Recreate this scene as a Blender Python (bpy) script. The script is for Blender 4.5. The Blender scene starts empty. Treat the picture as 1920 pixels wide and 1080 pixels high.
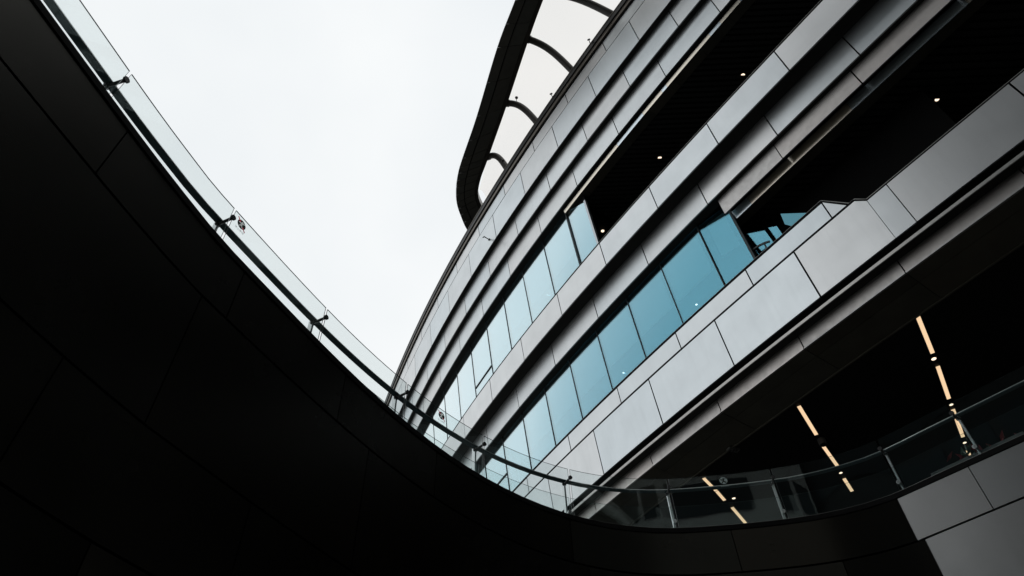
import bpy, bmesh, math, random
from mathutils import Vector, Matrix
random.seed(7)
scene = bpy.context.scene
col = scene.collection

# ------------------------------------------------------------------ camera
EYE = 1.6
F_PX, PITCH, ROLL = 1299.76, 0.838394, -0.042137
cam_d = bpy.data.cameras.new('camera'); cam = bpy.data.objects.new('camera', cam_d); col.objects.link(cam)
cam_d.sensor_width = 36.0; cam_d.lens = F_PX / 1920 * 36.0
cam_d.clip_start = 0.1; cam_d.clip_end = 3000
_f = Vector((0, math.cos(PITCH), math.sin(PITCH))); _u = Vector((0, -math.sin(PITCH), math.cos(PITCH))); _r = Vector((1, 0, 0))
_r2 = _r * math.cos(ROLL) + _u * math.sin(ROLL); _u2 = -_r * math.sin(ROLL) + _u * math.cos(ROLL)
M = Matrix((_r2, _u2, -_f)).transposed().to_4x4(); M.translation = Vector((0, 0, EYE))
cam.matrix_world = M
scene.camera = cam

# ------------------------------------------------------------------ sky, sun, exposure
SUN_EL, SUN_AZ = math.radians(50), math.radians(48)
w = bpy.data.worlds.new('World'); scene.world = w; w.use_nodes = True
nt = w.node_tree; nt.nodes.clear()
out = nt.nodes.new('ShaderNodeOutputWorld'); bg = nt.nodes.new('ShaderNodeBackground')
sky = nt.nodes.new('ShaderNodeTexSky'); sky.sky_type = 'NISHITA'; sky.sun_disc = False
sky.sun_elevation = SUN_EL; sky.sun_rotation = SUN_AZ
tc = nt.nodes.new('ShaderNodeTexCoord'); noi = nt.nodes.new('ShaderNodeTexNoise')
noi.inputs['Scale'].default_value = 2.2; noi.inputs['Detail'].default_value = 4
ramp = nt.nodes.new('ShaderNodeValToRGB')
ramp.color_ramp.elements[0].position = 0.3; ramp.color_ramp.elements[0].color = (8.45, 8.85, 9.10, 1)
ramp.color_ramp.elements[1].position = 0.7; ramp.color_ramp.elements[1].color = (9.75, 9.95, 10.0, 1)
mix = nt.nodes.new('ShaderNodeMix'); mix.data_type = 'RGBA'; mix.inputs[0].default_value = 0.97
nt.links.new(tc.outputs['Generated'], noi.inputs['Vector']); nt.links.new(noi.outputs['Fac'], ramp.inputs[0])
nt.links.new(sky.outputs[0], mix.inputs[6]); nt.links.new(ramp.outputs[0], mix.inputs[7])
nt.links.new(mix.outputs[2], bg.inputs[0]); bg.inputs[1].default_value = 0.1
nt.links.new(bg.outputs[0], out.inputs[0])
sd = bpy.data.lights.new('sun', 'SUN'); sd.energy = 0.5; sd.angle = math.radians(40); sd.color = (1, 0.97, 0.93)
sun = bpy.data.objects.new('sun', sd); col.objects.link(sun)
sdir = Vector((math.sin(SUN_AZ) * math.cos(SUN_EL), math.cos(SUN_AZ) * math.cos(SUN_EL), math.sin(SUN_EL)))
sun.rotation_euler = sdir.to_track_quat('Z', 'Y').to_euler()
scene.view_settings.view_transform = 'Standard'; scene.view_settings.look = 'None'
scene.view_settings.exposure = 0.0; scene.view_settings.gamma = 1.0; scene.view_settings.use_curve_mapping = False
scene.cycles.max_bounces = 10; scene.cycles.transparent_max_bounces = 24; scene.cycles.glossy_bounces = 6

# ------------------------------------------------------------------ materials
MATS = {}
def principled(name, color, rough=0.5, metal=0.0, spec=0.5, var=0.0, noise=0.0, nscale=3.0, bump=0.0, bscale=1.0, rvar=0.0):
    if name in MATS: return MATS[name]
    m = bpy.data.materials.new(name); m.use_nodes = True; t = m.node_tree; b = t.nodes['Principled BSDF']
    b.inputs['Base Color'].default_value = (*color, 1); b.inputs['Roughness'].default_value = rough
    b.inputs['Metallic'].default_value = metal; b.inputs['Specular IOR Level'].default_value = spec
    co = t.nodes.new('ShaderNodeTexCoord')
    last = None
    if var or noise:
        oi = t.nodes.new('ShaderNodeObjectInfo')
        nz = t.nodes.new('ShaderNodeTexNoise'); nz.inputs['Scale'].default_value = nscale; nz.inputs['Detail'].default_value = 6
        t.links.new(co.outputs['Object'], nz.inputs['Vector'])
        a = t.nodes.new('ShaderNodeMapRange'); a.inputs[3].default_value = 1 - var; a.inputs[4].default_value = 1 + var
        t.links.new(oi.outputs['Random'], a.inputs[0])
        c = t.nodes.new('ShaderNodeMapRange'); c.inputs[1].default_value = 0.3; c.inputs[2].default_value = 0.75
        c.inputs[3].default_value = 1 + noise * 0.4; c.inputs[4].default_value = 1 - noise
        t.links.new(nz.outputs['Fac'], c.inputs[0])
        mu = t.nodes.new('ShaderNodeMath'); mu.operation = 'MULTIPLY'
        t.links.new(a.outputs[0], mu.inputs[0]); t.links.new(c.outputs[0], mu.inputs[1])
        if var:
            mp = t.nodes.new('ShaderNodeMapping'); mp.inputs['Scale'].default_value = (3.2, 3.2, 0.22); t.links.new(co.outputs['Object'], mp.inputs[0])
            n2 = t.nodes.new('ShaderNodeTexNoise'); n2.inputs['Scale'].default_value = 1.6; n2.inputs['Detail'].default_value = 5; t.links.new(mp.outputs[0], n2.inputs['Vector'])
            c2 = t.nodes.new('ShaderNodeMapRange'); c2.inputs[1].default_value = 0.5; c2.inputs[2].default_value = 0.8; c2.inputs[3].default_value = 1.0; c2.inputs[4].default_value = 0.95
            t.links.new(n2.outputs['Fac'], c2.inputs[0]); mm = t.nodes.new('ShaderNodeMath'); mm.operation = 'MULTIPLY'
            t.links.new(mu.outputs[0], mm.inputs[0]); t.links.new(c2.outputs[0], mm.inputs[1]); mu = mm
        vm = t.nodes.new('ShaderNodeVectorMath'); vm.operation = 'SCALE'; vm.inputs[0].default_value = color
        t.links.new(mu.outputs[0], vm.inputs['Scale'])
        if var:                                     # slight warm / cool shift from one sheet to the next
            hs = t.nodes.new('ShaderNodeMix'); hs.data_type = 'RGBA'; hs.blend_type = 'MULTIPLY'; hs.inputs[0].default_value = 1
            wc = t.nodes.new('ShaderNodeMix'); wc.data_type = 'RGBA'
            wc.inputs[6].default_value = (1.0, 0.965, 0.945, 1); wc.inputs[7].default_value = (0.95, 0.985, 1.0, 1)
            fr = t.nodes.new('ShaderNodeMath'); fr.operation = 'FRACT'; m7 = t.nodes.new('ShaderNodeMath'); m7.operation = 'MULTIPLY'; m7.inputs[1].default_value = 7.31
            t.links.new(oi.outputs['Random'], m7.inputs[0]); t.links.new(m7.outputs[0], fr.inputs[0]); t.links.new(fr.outputs[0], wc.inputs[0])
            t.links.new(vm.outputs[0], hs.inputs[6]); t.links.new(wc.outputs[2], hs.inputs[7])
            t.links.new(hs.outputs[2], b.inputs['Base Color'])
        else:
            t.links.new(vm.outputs[0], b.inputs['Base Color'])
        if rvar:
            r_ = t.nodes.new('ShaderNodeMapRange'); r_.inputs[3].default_value = rough - rvar; r_.inputs[4].default_value = rough + rvar
            t.links.new(nz.outputs['Fac'], r_.inputs[0]); t.links.new(r_.outputs[0], b.inputs['Roughness'])
    if bump:
        nb = t.nodes.new('ShaderNodeTexNoise'); nb.inputs['Scale'].default_value = bscale; nb.inputs['Detail'].default_value = 2
        t.links.new(co.outputs['Object'], nb.inputs['Vector'])
        bp = t.nodes.new('ShaderNodeBump'); bp.inputs['Strength'].default_value = bump; bp.inputs['Distance'].default_value = 0.05
        t.links.new(nb.outputs['Fac'], bp.inputs['Height']); t.links.new(bp.outputs[0], b.inputs['Normal'])
    MATS[name] = m
    return m

def emission(name, color, strength):
    m = bpy.data.materials.new(name); m.use_nodes = True; t = m.node_tree; t.nodes.clear()
    o = t.nodes.new('ShaderNodeOutputMaterial'); e = t.nodes.new('ShaderNodeEmission')
    e.inputs[0].default_value = (*color, 1); e.inputs[1].default_value = strength
    t.links.new(e.outputs[0], o.inputs[0]); return m

def sheet_glass(name, tint, refl_col, ior, rough=0.0, boost=1.0, bump=0.0, bscale=0.8):
    """thin pane: tinted straight-through light plus a Fresnel reflection"""
    m = bpy.data.materials.new(name); m.use_nodes = True; t = m.node_tree; t.nodes.clear()
    o = t.nodes.new('ShaderNodeOutputMaterial'); tr = t.nodes.new('ShaderNodeBsdfTransparent'); gl = t.nodes.new('ShaderNodeBsdfGlossy')
    tr.inputs[0].default_value = (*tint, 1); gl.inputs[0].default_value = (*refl_col, 1); gl.inputs['Roughness'].default_value = rough
    fr = t.nodes.new('ShaderNodeFresnel'); fr.inputs[0].default_value = ior
    geo = t.nodes.new('ShaderNodeNewGeometry')
    # the same index seen from either side of the thin sheet
    sel = t.nodes.new('ShaderNodeMix'); sel.data_type = 'FLOAT'; sel.inputs[2].default_value = ior; sel.inputs[3].default_value = 1 / ior
    t.links.new(geo.outputs['Backfacing'], sel.inputs[0])
    t.links.new(sel.outputs[0], fr.inputs[0])
    mx = t.nodes.new('ShaderNodeMixShader'); bo = t.nodes.new('ShaderNodeMath'); bo.operation = 'MULTIPLY'; bo.inputs[1].default_value = boost; bo.use_clamp = True
    t.links.new(fr.outputs[0], bo.inputs[0]); t.links.new(bo.outputs[0], mx.inputs[0])
    t.links.new(tr.outputs[0], mx.inputs[1]); t.links.new(gl.outputs[0], mx.inputs[2]); t.links.new(mx.outputs[0], o.inputs[0])
    if bump:
        co = t.nodes.new('ShaderNodeTexCoord'); nb = t.nodes.new('ShaderNodeTexNoise'); nb.inputs['Scale'].default_value = bscale; nb.inputs['Detail'].default_value = 0
        bp = t.nodes.new('ShaderNodeBump'); bp.inputs['Strength'].default_value = bump; bp.inputs['Distance'].default_value = 0.05
        t.links.new(co.outputs['Object'], nb.inputs['Vector']); t.links.new(nb.outputs['Fac'], bp.inputs['Height'])
        t.links.new(bp.outputs[0], gl.inputs['Normal'])
    return m

def coated_glass(name):
    """blue solar-control glazing: a tinted mirror coating that whitens towards grazing view, part of the light passes"""
    m = bpy.data.materials.new(name); m.use_nodes = True; t = m.node_tree; t.nodes.clear()
    o = t.nodes.new('ShaderNodeOutputMaterial')
    fr = t.nodes.new('ShaderNodeFresnel')
    geo = t.nodes.new('ShaderNodeNewGeometry'); sel = t.nodes.new('ShaderNodeMix'); sel.data_type = 'FLOAT'
    sel.inputs[2].default_value = 1.7; sel.inputs[3].default_value = 1 / 1.7
    t.links.new(geo.outputs['Backfacing'], sel.inputs[0]); t.links.new(sel.outputs[0], fr.inputs[0])
    tint = t.nodes.new('ShaderNodeValToRGB'); el = tint.color_ramp.elements
    el[0].position = 0.085; el[0].color = (0.235, 0.575, 0.715, 1); el[1].position = 0.27; el[1].color = (0.94, 0.99, 1.0, 1)
    e2 = el.new(0.130); e2.color = (0.75, 0.92, 0.97, 1)
    t.links.new(fr.outputs[0], tint.inputs[0])
    gl = t.nodes.new('ShaderNodeBsdfGlossy'); gl.inputs['Roughness'].default_value = 0.02
    t.links.new(tint.outputs[0], gl.inputs[0])
    tr = t.nodes.new('ShaderNodeBsdfTransparent'); tr.inputs[0].default_value = (0.78, 0.91, 0.94, 1)
    mx = t.nodes.new('ShaderNodeMixShader')
    m2 = t.nodes.new('ShaderNodeValToRGB'); e = m2.color_ramp.elements
    e[0].position = 0.085; e[0].color = (0.44, 0.44, 0.44, 1); e[1].position = 0.23; e[1].color = (0.94, 0.94, 0.94, 1)
    e3 = e.new(0.135); e3.color = (0.72, 0.72, 0.72, 1)
    t.links.new(fr.outputs[0], m2.inputs[0]); t.links.new(m2.outputs[0], mx.inputs[0])
    t.links.new(tr.outputs[0], mx.inputs[1]); t.links.new(gl.outputs[0], mx.inputs[2]); t.links.new(mx.outputs[0], o.inputs[0])
    co = t.nodes.new('ShaderNodeTexCoord'); nb = t.nodes.new('ShaderNodeTexNoise'); nb.inputs['Scale'].default_value = 0.35; nb.inputs['Detail'].default_value = 1
    bp = t.nodes.new('ShaderNodeBump'); bp.inputs['Strength'].default_value = 0.06; bp.inputs['Distance'].default_value = 0.1
    t.links.new(co.outputs['Object'], nb.inputs['Vector']); t.links.new(nb.outputs['Fac'], bp.inputs['Height']); t.links.new(bp.outputs[0], gl.inputs['Normal'])
    return m

m_panel = principled('facade_aluminium', (0.65, 0.675, 0.688), 0.33, 1.0, 0.5, var=0.03, noise=0.06, nscale=1.3, rvar=0.04, bump=0.02, bscale=0.5)
m_fascia = principled('warm_fascia', (0.54, 0.52, 0.505), 0.42, 1.0, 0.5, var=0.03, noise=0.09, nscale=6.0, rvar=0.08)
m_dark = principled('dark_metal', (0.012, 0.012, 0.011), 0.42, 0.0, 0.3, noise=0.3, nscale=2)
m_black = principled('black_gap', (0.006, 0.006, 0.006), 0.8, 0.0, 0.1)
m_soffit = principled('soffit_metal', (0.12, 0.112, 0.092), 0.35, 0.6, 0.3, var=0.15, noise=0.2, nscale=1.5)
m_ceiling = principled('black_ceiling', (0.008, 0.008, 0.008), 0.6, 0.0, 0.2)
m_slat = principled('black_slat', (0.032, 0.032, 0.032), 0.5, 0.2, 0.3)
m_bronze = principled('bronze_coping', (0.16, 0.14, 0.12), 0.38, 0.9, 0.5, noise=0.2, nscale=8)
m_ring = principled('ring_cladding', (0.06, 0.058, 0.05), 0.45, 0.3, 0.4, var=0.08, noise=0.15, nscale=3)
m_strut = principled('strut_paint', (0.03, 0.026, 0.021), 0.5, 0.0, 0.25, noise=0.2, nscale=6)
m_trimw = principled('lip_warm_reflection', (0.86, 0.79, 0.68), 0.25, 0.9, 0.5)  # warm and cool reflections are put into the two lip colours
m_trimc = principled('lip_cool_reflection', (0.74, 0.82, 0.87), 0.2, 0.9, 0.5)
m_trim = principled('bright_trim', (0.44, 0.43, 0.41), 0.35, 0.9, 0.5, noise=0.15, nscale=8)
m_cap = principled('parapet_cap', (0.24, 0.24, 0.23), 0.4, 0.9, 0.5)
m_mull = principled('mullion', (0.02, 0.03, 0.034), 0.4, 0.3, 0.4)
m_mullw = principled('mullion_silver', (0.5, 0.53, 0.55), 0.35, 0.9, 0.5)
m_blind = principled('blind_cloth', (0.85, 0.86, 0.85), 0.9, 0.0, 0.1, noise=0.05, nscale=4)
m_int = principled('interior_dark', (0.03, 0.035, 0.038), 0.8, 0.0, 0.2)
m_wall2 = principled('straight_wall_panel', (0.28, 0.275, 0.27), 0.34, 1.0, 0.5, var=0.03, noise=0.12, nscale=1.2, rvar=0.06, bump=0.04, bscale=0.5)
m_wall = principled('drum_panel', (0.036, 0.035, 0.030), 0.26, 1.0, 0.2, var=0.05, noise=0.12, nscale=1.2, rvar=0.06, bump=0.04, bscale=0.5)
m_post = principled('post_steel', (0.60, 0.62, 0.62), 0.32, 1.0, 0.5, noise=0.12, nscale=9)
m_rail = principled('handrail_steel', (0.02, 0.05, 0.06), 0.45, 0.2, 0.5, noise=0.15, nscale=5)
m_railglint = principled('handrail_glint', (0.62, 0.64, 0.62), 0.3, 1.0, 0.5)
m_clamp = principled('clamp_dark', (0.03, 0.03, 0.03), 0.4, 0.6, 0.5)
m_edge = principled('glass_edge', (0.012, 0.03, 0.028), 0.3, 0.0, 0.5)
m_floor = principled('court_granite', (0.05, 0.05, 0.048), 0.6, 0.0, 0.4, noise=0.3, nscale=3)
m_deck = principled('deck_stone', (0.12, 0.12, 0.11), 0.6, 0.0, 0.4, noise=0.3, nscale=2)
m_conc = principled('pale_stone', (0.038, 0.041, 0.042), 0.7, 0.0, 0.3, var=0.04, noise=0.12, nscale=1)
m_band = principled('pale_band', (0.55, 0.54, 0.52), 0.6, 0.0, 0.3, noise=0.1)
m_rear = principled('dark_cladding', (0.02, 0.02, 0.02), 0.6, 0.0, 0.2, noise=0.2)
m_win = principled('far_window', (0.03, 0.04, 0.045), 0.5, 0.0, 0.2)
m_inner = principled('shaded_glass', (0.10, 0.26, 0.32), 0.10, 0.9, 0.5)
m_red = principled('red_petal', (0.24, 0.012, 0.02), 0.45, 0.0, 0.5, noise=0.3, nscale=14)
m_leaf = principled('green_leaf', (0.03, 0.075, 0.04), 0.4, 0.0, 0.5, noise=0.3, nscale=14)
m_pot = principled('planter_grey', (0.10, 0.10, 0.10), 0.6, 0.0, 0.4)
m_prn_k = principled('print_black', (0.018, 0.03, 0.022), 0.5, 0.0, 0.3)
m_prn_w = principled('print_white', (0.75, 0.75, 0.72), 0.5, 0.0, 0.3)
m_prn_r = principled('print_red', (0.62, 0.03, 0.07), 0.5, 0.0, 0.3)
m_prn_g = principled('print_grey', (0.42, 0.50, 0.49), 0.5, 0.0, 0.3)
def translucent_print(m, c):
    t = m.node_tree; b = t.nodes['Principled BSDF']; o = [n for n in t.nodes if n.type == 'OUTPUT_MATERIAL'][0]
    tl = t.nodes.new('ShaderNodeBsdfTranslucent'); tl.inputs[0].default_value = (*c, 1); mx = t.nodes.new('ShaderNodeMixShader'); mx.inputs[0].default_value = 0.75
    t.links.new(b.outputs[0], mx.inputs[1]); t.links.new(tl.outputs[0], mx.inputs[2]); t.links.new(mx.outputs[0], o.inputs[0])
translucent_print(m_prn_w, (0.9, 0.9, 0.88)); translucent_print(m_prn_r, (0.85, 0.05, 0.10)); translucent_print(m_prn_g, (0.5, 0.58, 0.57))
m_line = emission('warm_strip', (1.0, 0.70, 0.42), 0.97)
m_spot = emission('warm_spot', (1.0, 0.80, 0.58), 1.6)
m_glass = sheet_glass('railing_glass', (0.948, 0.972, 0.970), (0.85, 0.97, 0.96), 1.45, 0.0, 0.7, bump=0.03, bscale=0.5)
m_canopy = sheet_glass('canopy_glass', (0.985, 0.965, 0.945), (0.9, 0.9, 0.9), 1.2, 0.0, 0.12)
m_coat = coated_glass('coated_glass')

# ------------------------------------------------------------------ object helpers
def link(o, parent=None):
    col.objects.link(o)
    if parent: o.parent = parent
    return o
def mesh_obj(name, verts, faces, mat, parent=None, mats=None, fmat=None, smooth=False):
    me = bpy.data.meshes.new(name); me.from_pydata([tuple(v) for v in verts], [], faces)
    if mats:
        for m in mats: me.materials.append(m)
        for i, p in enumerate(me.polygons): p.material_index = fmat[i]
    else: me.materials.append(mat)
    bm = bmesh.new(); bm.from_mesh(me); bmesh.ops.recalc_face_normals(bm, faces=bm.faces); bm.to_mesh(me); bm.free()
    if smooth:
        for p in me.polygons: p.use_smooth = True
        me.set_sharp_from_angle(angle=math.radians(35))
    me.update()
    return link(bpy.data.objects.new(name, me), parent)
def empty(name, loc, label=None, cat=None, group=None):
    o = bpy.data.objects.new(name, None); o.location = loc; col.objects.link(o); o.empty_display_size = 0.3
    tag(o, label, cat, group); return o
def tag(o, label=None, cat=None, group=None, kind=None):
    if label: o['label'] = label
    if cat: o['category'] = cat
    if group: o['group'] = group
    if kind: o['kind'] = kind
    return o
def reloc(o, root):
    """parent o (built in world coordinates) under root without moving it"""
    o.parent = root; o.matrix_parent_inverse = Matrix.Translation(root.location).inverted(); return o
class MB:
    def __init__(s): s.v = []; s.f = []
    def quad(s, a, b, c, d):
        n = len(s.v); s.v += [a, b, c, d]; s.f.append((n, n + 1, n + 2, n + 3))
    def box(s, c, x, y, z):
        c = Vector(c); n = len(s.v)
        for i in (-1, 1):
            for j in (-1, 1):
                for k in (-1, 1): s.v.append(c + Vector(x) * i + Vector(y) * j + Vector(z) * k)
        for q in ((0, 1, 3, 2), (4, 6, 7, 5), (0, 4, 5, 1), (2, 3, 7, 6), (0, 2, 6, 4), (1, 5, 7, 3)): s.f.append(tuple(n + i for i in q))
    def tube(s, pts, r, seg=10, caps=True):
        pts = [Vector(p) for p in pts]; n0 = len(s.v); ref = Vector((0, 0, 1))
        for i, p in enumerate(pts):
            d = (pts[min(i + 1, len(pts) - 1)] - pts[max(i - 1, 0)]).normalized()
            a = d.cross(ref); a = a.normalized() if a.length > 1e-3 else d.cross(Vector((1, 0, 0))).normalized(); b = d.cross(a)
            rr = r[i] if isinstance(r, (list, tuple)) else r
            for k in range(seg):
                t = 2 * math.pi * k / seg; s.v.append(p + (a * math.cos(t) + b * math.sin(t)) * rr)
        for i in range(len(pts) - 1):
            for k in range(seg):
                s.f.append((n0 + i * seg + k, n0 + i * seg + (k + 1) % seg, n0 + (i + 1) * seg + (k + 1) % seg, n0 + (i + 1) * seg + k))
        if caps:
            s.f.append(tuple(n0 + k for k in reversed(range(seg)))); e = n0 + (len(pts) - 1) * seg
            s.f.append(tuple(e + k for k in range(seg)))
    def disc(s, c, nrm, r, seg=20, th=0.0):
        c = Vector(c); nrm = Vector(nrm).normalized(); a = nrm.orthogonal().normalized(); b = nrm.cross(a); n = len(s.v)
        for k in range(seg):
            t = 2 * math.pi * k / seg; s.v.append(c + (a * math.cos(t) + b * math.sin(t)) * r)
        s.f.append(tuple(range(n, n + seg)))
    def build(s, name, mat, parent=None, smooth=False): return mesh_obj(name, s.v, s.f, mat, parent, smooth=smooth)

# ------------------------------------------------------------------ facade surface: arc length s, height h, section offset n (plan units)
K = 0.9
HREF, LEAN = 14.0, 0.111665
Q_AZ, Q_TH, K0, K1, K2 = 0.1927495, -0.5676521, 0.006809, 0.000197295, -8.89797e-06
DS = 0.1; S0, S1 = -60.0, 45.0
def _k(s):
    s = max(-16.0, min(26.0, s)); return K0 + K1 * s + K2 * s * s
_N = int(round((S1 - S0) / DS)); _i0 = int(round(-S0 / DS))
_ang = [0.0] * (_N + 1); _x = [0.0] * (_N + 1); _y = [0.0] * (_N + 1)
_ang[_i0] = Q_TH; _x[_i0] = 20 * math.sin(Q_AZ); _y[_i0] = 20 * math.cos(Q_AZ)
for i in range(_i0, _N):
    s = S0 + i * DS; _ang[i + 1] = _ang[i] + DS * _k(s + DS / 2); a = (_ang[i] + _ang[i + 1]) / 2
    _x[i + 1] = _x[i] + DS * math.sin(a); _y[i + 1] = _y[i] + DS * math.cos(a)
for i in range(_i0, 0, -1):
    s = S0 + i * DS; _ang[i - 1] = _ang[i] - DS * _k(s - DS / 2); a = (_ang[i] + _ang[i - 1]) / 2
    _x[i - 1] = _x[i] - DS * math.sin(a); _y[i - 1] = _y[i] - DS * math.cos(a)
def FP(s, h, n):
    t = (s - S0) / DS; i = max(0, min(_N - 1, int(t))); f = t - i
    x = _x[i] * (1 - f) + _x[i + 1] * f; y = _y[i] * (1 - f) + _y[i + 1] * f; a = _ang[i] * (1 - f) + _ang[i + 1] * f
    o = n + LEAN * (h - HREF)
    return Vector(((x - math.cos(a) * o) * K, (y + math.sin(a) * o) * K, h * K + EYE))
def FN(s):
    t = (s - S0) / DS; i = max(0, min(_N - 1, int(t))); a = _ang[i]
    return Vector((-math.cos(a), math.sin(a), 0))
def FT(s): n = FN(s); return Vector((-n.y, n.x, 0))

bld = empty('mall_building', FP(4, -EYE / K, -6), 'tall curved grey panelled building with blue window bands and dark balconies', 'building')

def put(o): return reloc(o, bld)

def panel(s0, s1, h0, h1, n, mat, name='panel', th=0.05, gap=0.022, n_end=None, jit=0.004, seg=3, slant=0.0):
    """one cladding sheet (closed slab)"""
    n_end = n if n_end is None else n_end
    v = []; a, b = s0 + gap, s1 - gap
    jj = [random.uniform(-jit, jit) for _ in range(4)]
    for lay in (0, -th):
        for i in range(seg + 1):
            f = i / seg; s = a + (b - a) * f; nb = n + (n_end - n) * f + lay
            v.append(FP(s, h0, nb + slant + jj[0] * (1 - f) + jj[1] * f)); v.append(FP(s, h1, nb + jj[2] * (1 - f) + jj[3] * f))
    m = 2 * (seg + 1); fc = []
    for i in range(seg):
        p = 2 * i; fc.append((p, p + 1, p + 3, p + 2)); fc.append((m + p, m + p + 2, m + p + 3, m + p + 1))
        fc.append((p, p + 2, m + p + 2, m + p)); fc.append((p + 1, m + p + 1, m + p + 3, p + 3))
    fc.append((0, m, m + 1, 1)); e = 2 * seg; fc.append((e, e + 1, m + e + 1, m + e))
    return put(mesh_obj(name, v, fc, mat, smooth=True))
def poly_panel(pts, n, mat, name='panel', th=0.05, tilt=0.0):
    k = len(pts); hm = max(h for s, h in pts)
    v = [FP(s, h, n + tilt * (h - hm)) for s, h in pts] + [FP(s, h, n + tilt * (h - hm) - th) for s, h in pts]
    fc = [tuple(range(k)), tuple(reversed(range(k, 2 * k)))] + [(i, k + i, k + (i + 1) % k, (i + 1) % k) for i in range(k)]
    return put(mesh_obj(name, v, fc, mat))
def sweep(prof, s0, s1, name, mat, ds=0.8, closed=True):
    """a long member with a section [(n, h), ...] swept along the facade"""
    k = len(prof); st = max(1, int(math.ceil((s1 - s0) / ds))); v = []; fc = []
    for i in range(st + 1):
        s = s0 + (s1 - s0) * i / st
        v += [FP(s, h, n) for n, h in prof]
    kk = k if closed else k - 1
    for i in range(st):
        for j in range(kk):
            a = i * k + j; b = i * k + (j + 1) % k; fc.append((a, a + k, b + k, b))
    if closed: fc.append(tuple(range(k))); fc.append(tuple(reversed(range(st * k, st * k + k))))
    return put(mesh_obj(name, v, fc, mat))
def rect(n0, n1, h0, h1): return [(n0, h0), (n1, h0), (n1, h1), (n0, h1)]

SL, SR = 33.0, -24.0
def row(joint, step, h0, h1, n, mat=m_panel, lo=SR, hi=SL, **kw):
    k0 = int(math.floor((lo - joint) / step)); k1 = int(math.ceil((hi - joint) / step)); lastp = None
    for k in range(k0, k1):
        a, b = max(lo, joint + k * step), min(hi, joint + (k + 1) * step)
        if b - a > 0.1: panel(a, b, h0, h1, n, mat, **kw)

# --- large closed masses first: floors, back walls, roof
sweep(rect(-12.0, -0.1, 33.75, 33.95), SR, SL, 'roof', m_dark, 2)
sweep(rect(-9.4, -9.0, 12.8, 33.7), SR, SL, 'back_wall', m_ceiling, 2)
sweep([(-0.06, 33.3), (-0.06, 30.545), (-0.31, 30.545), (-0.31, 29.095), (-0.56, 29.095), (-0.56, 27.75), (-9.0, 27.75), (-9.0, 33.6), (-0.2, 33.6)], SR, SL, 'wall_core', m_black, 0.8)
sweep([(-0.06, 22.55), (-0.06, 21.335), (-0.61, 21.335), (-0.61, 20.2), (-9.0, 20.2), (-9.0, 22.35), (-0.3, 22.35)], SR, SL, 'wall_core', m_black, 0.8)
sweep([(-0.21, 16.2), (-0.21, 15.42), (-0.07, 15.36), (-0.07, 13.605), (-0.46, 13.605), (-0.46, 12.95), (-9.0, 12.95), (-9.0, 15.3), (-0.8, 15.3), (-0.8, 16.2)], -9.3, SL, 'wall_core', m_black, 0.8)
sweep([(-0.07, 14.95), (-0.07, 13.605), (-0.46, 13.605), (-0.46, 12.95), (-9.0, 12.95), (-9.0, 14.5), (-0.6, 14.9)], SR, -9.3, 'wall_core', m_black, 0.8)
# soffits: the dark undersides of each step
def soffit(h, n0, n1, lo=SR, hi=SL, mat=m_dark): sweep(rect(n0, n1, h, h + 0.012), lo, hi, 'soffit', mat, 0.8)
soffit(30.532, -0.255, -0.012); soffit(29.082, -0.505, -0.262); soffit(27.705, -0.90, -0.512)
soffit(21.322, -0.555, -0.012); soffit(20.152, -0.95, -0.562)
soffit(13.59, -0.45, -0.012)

# --- coping
sweep([(0.15, 33.74), (0.15, 34.09), (-0.3, 34.09), (-0.3, 33.74)], SR, SL, 'coping', m_dark)
sweep([(0.155, 34.06), (0.17, 34.06), (0.17, 34.10), (0.155, 34.10)], SR, SL, 'coping_edge', m_bronze)
sweep([(0.09, 33.46), (0.09, 33.72), (0.0, 33.72), (0.0, 33.46)], SR, SL, 'coping_band', m_bronze)
sweep([(0.03, 33.37), (0.03, 33.44), (-0.04, 33.44), (-0.04, 33.37)], SR, SL, 'coping_gap', m_black)

# --- cladding rows (one object per sheet)
row(-5.28, 3.17, 32.50, 33.34, 0.0)
row(-6.98, 3.18, 30.532, 32.45, 0.0)
row(-8.66, 3.19, 29.08, 30.528, -0.25)
row(-10.23, 3.20, 27.70, 29.078, -0.50)
row(-10.93, 3.22, 21.32, 22.59, 0.0)
row(-12.61, 3.27, 20.15, 21.318, -0.55)
row(-9.66, 3.27, 15.425, 16.225, -0.15, lo=-9.38)
poly_panel([(-9.40, 15.44), (-9.40, 16.23), (-9.93, 15.50), (-9.93, 15.44)], -0.15, m_panel)
row(-1.51, 3.26, 13.585, 15.355, 0.0, lo=-8.02)
poly_panel([(-8.05, 13.585), (-8.05, 15.355), (-10.14, 15.355), (-10.39, 15.09), (-10.39, 13.585)], 0.0, m_panel)
panel(-11.0, -10.40, 13.585, 15.09, 0.0, m_panel, gap=0.004)
row(-14.40, 3.40, 13.585, 15.09, 0.0, hi=-11.0)
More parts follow.
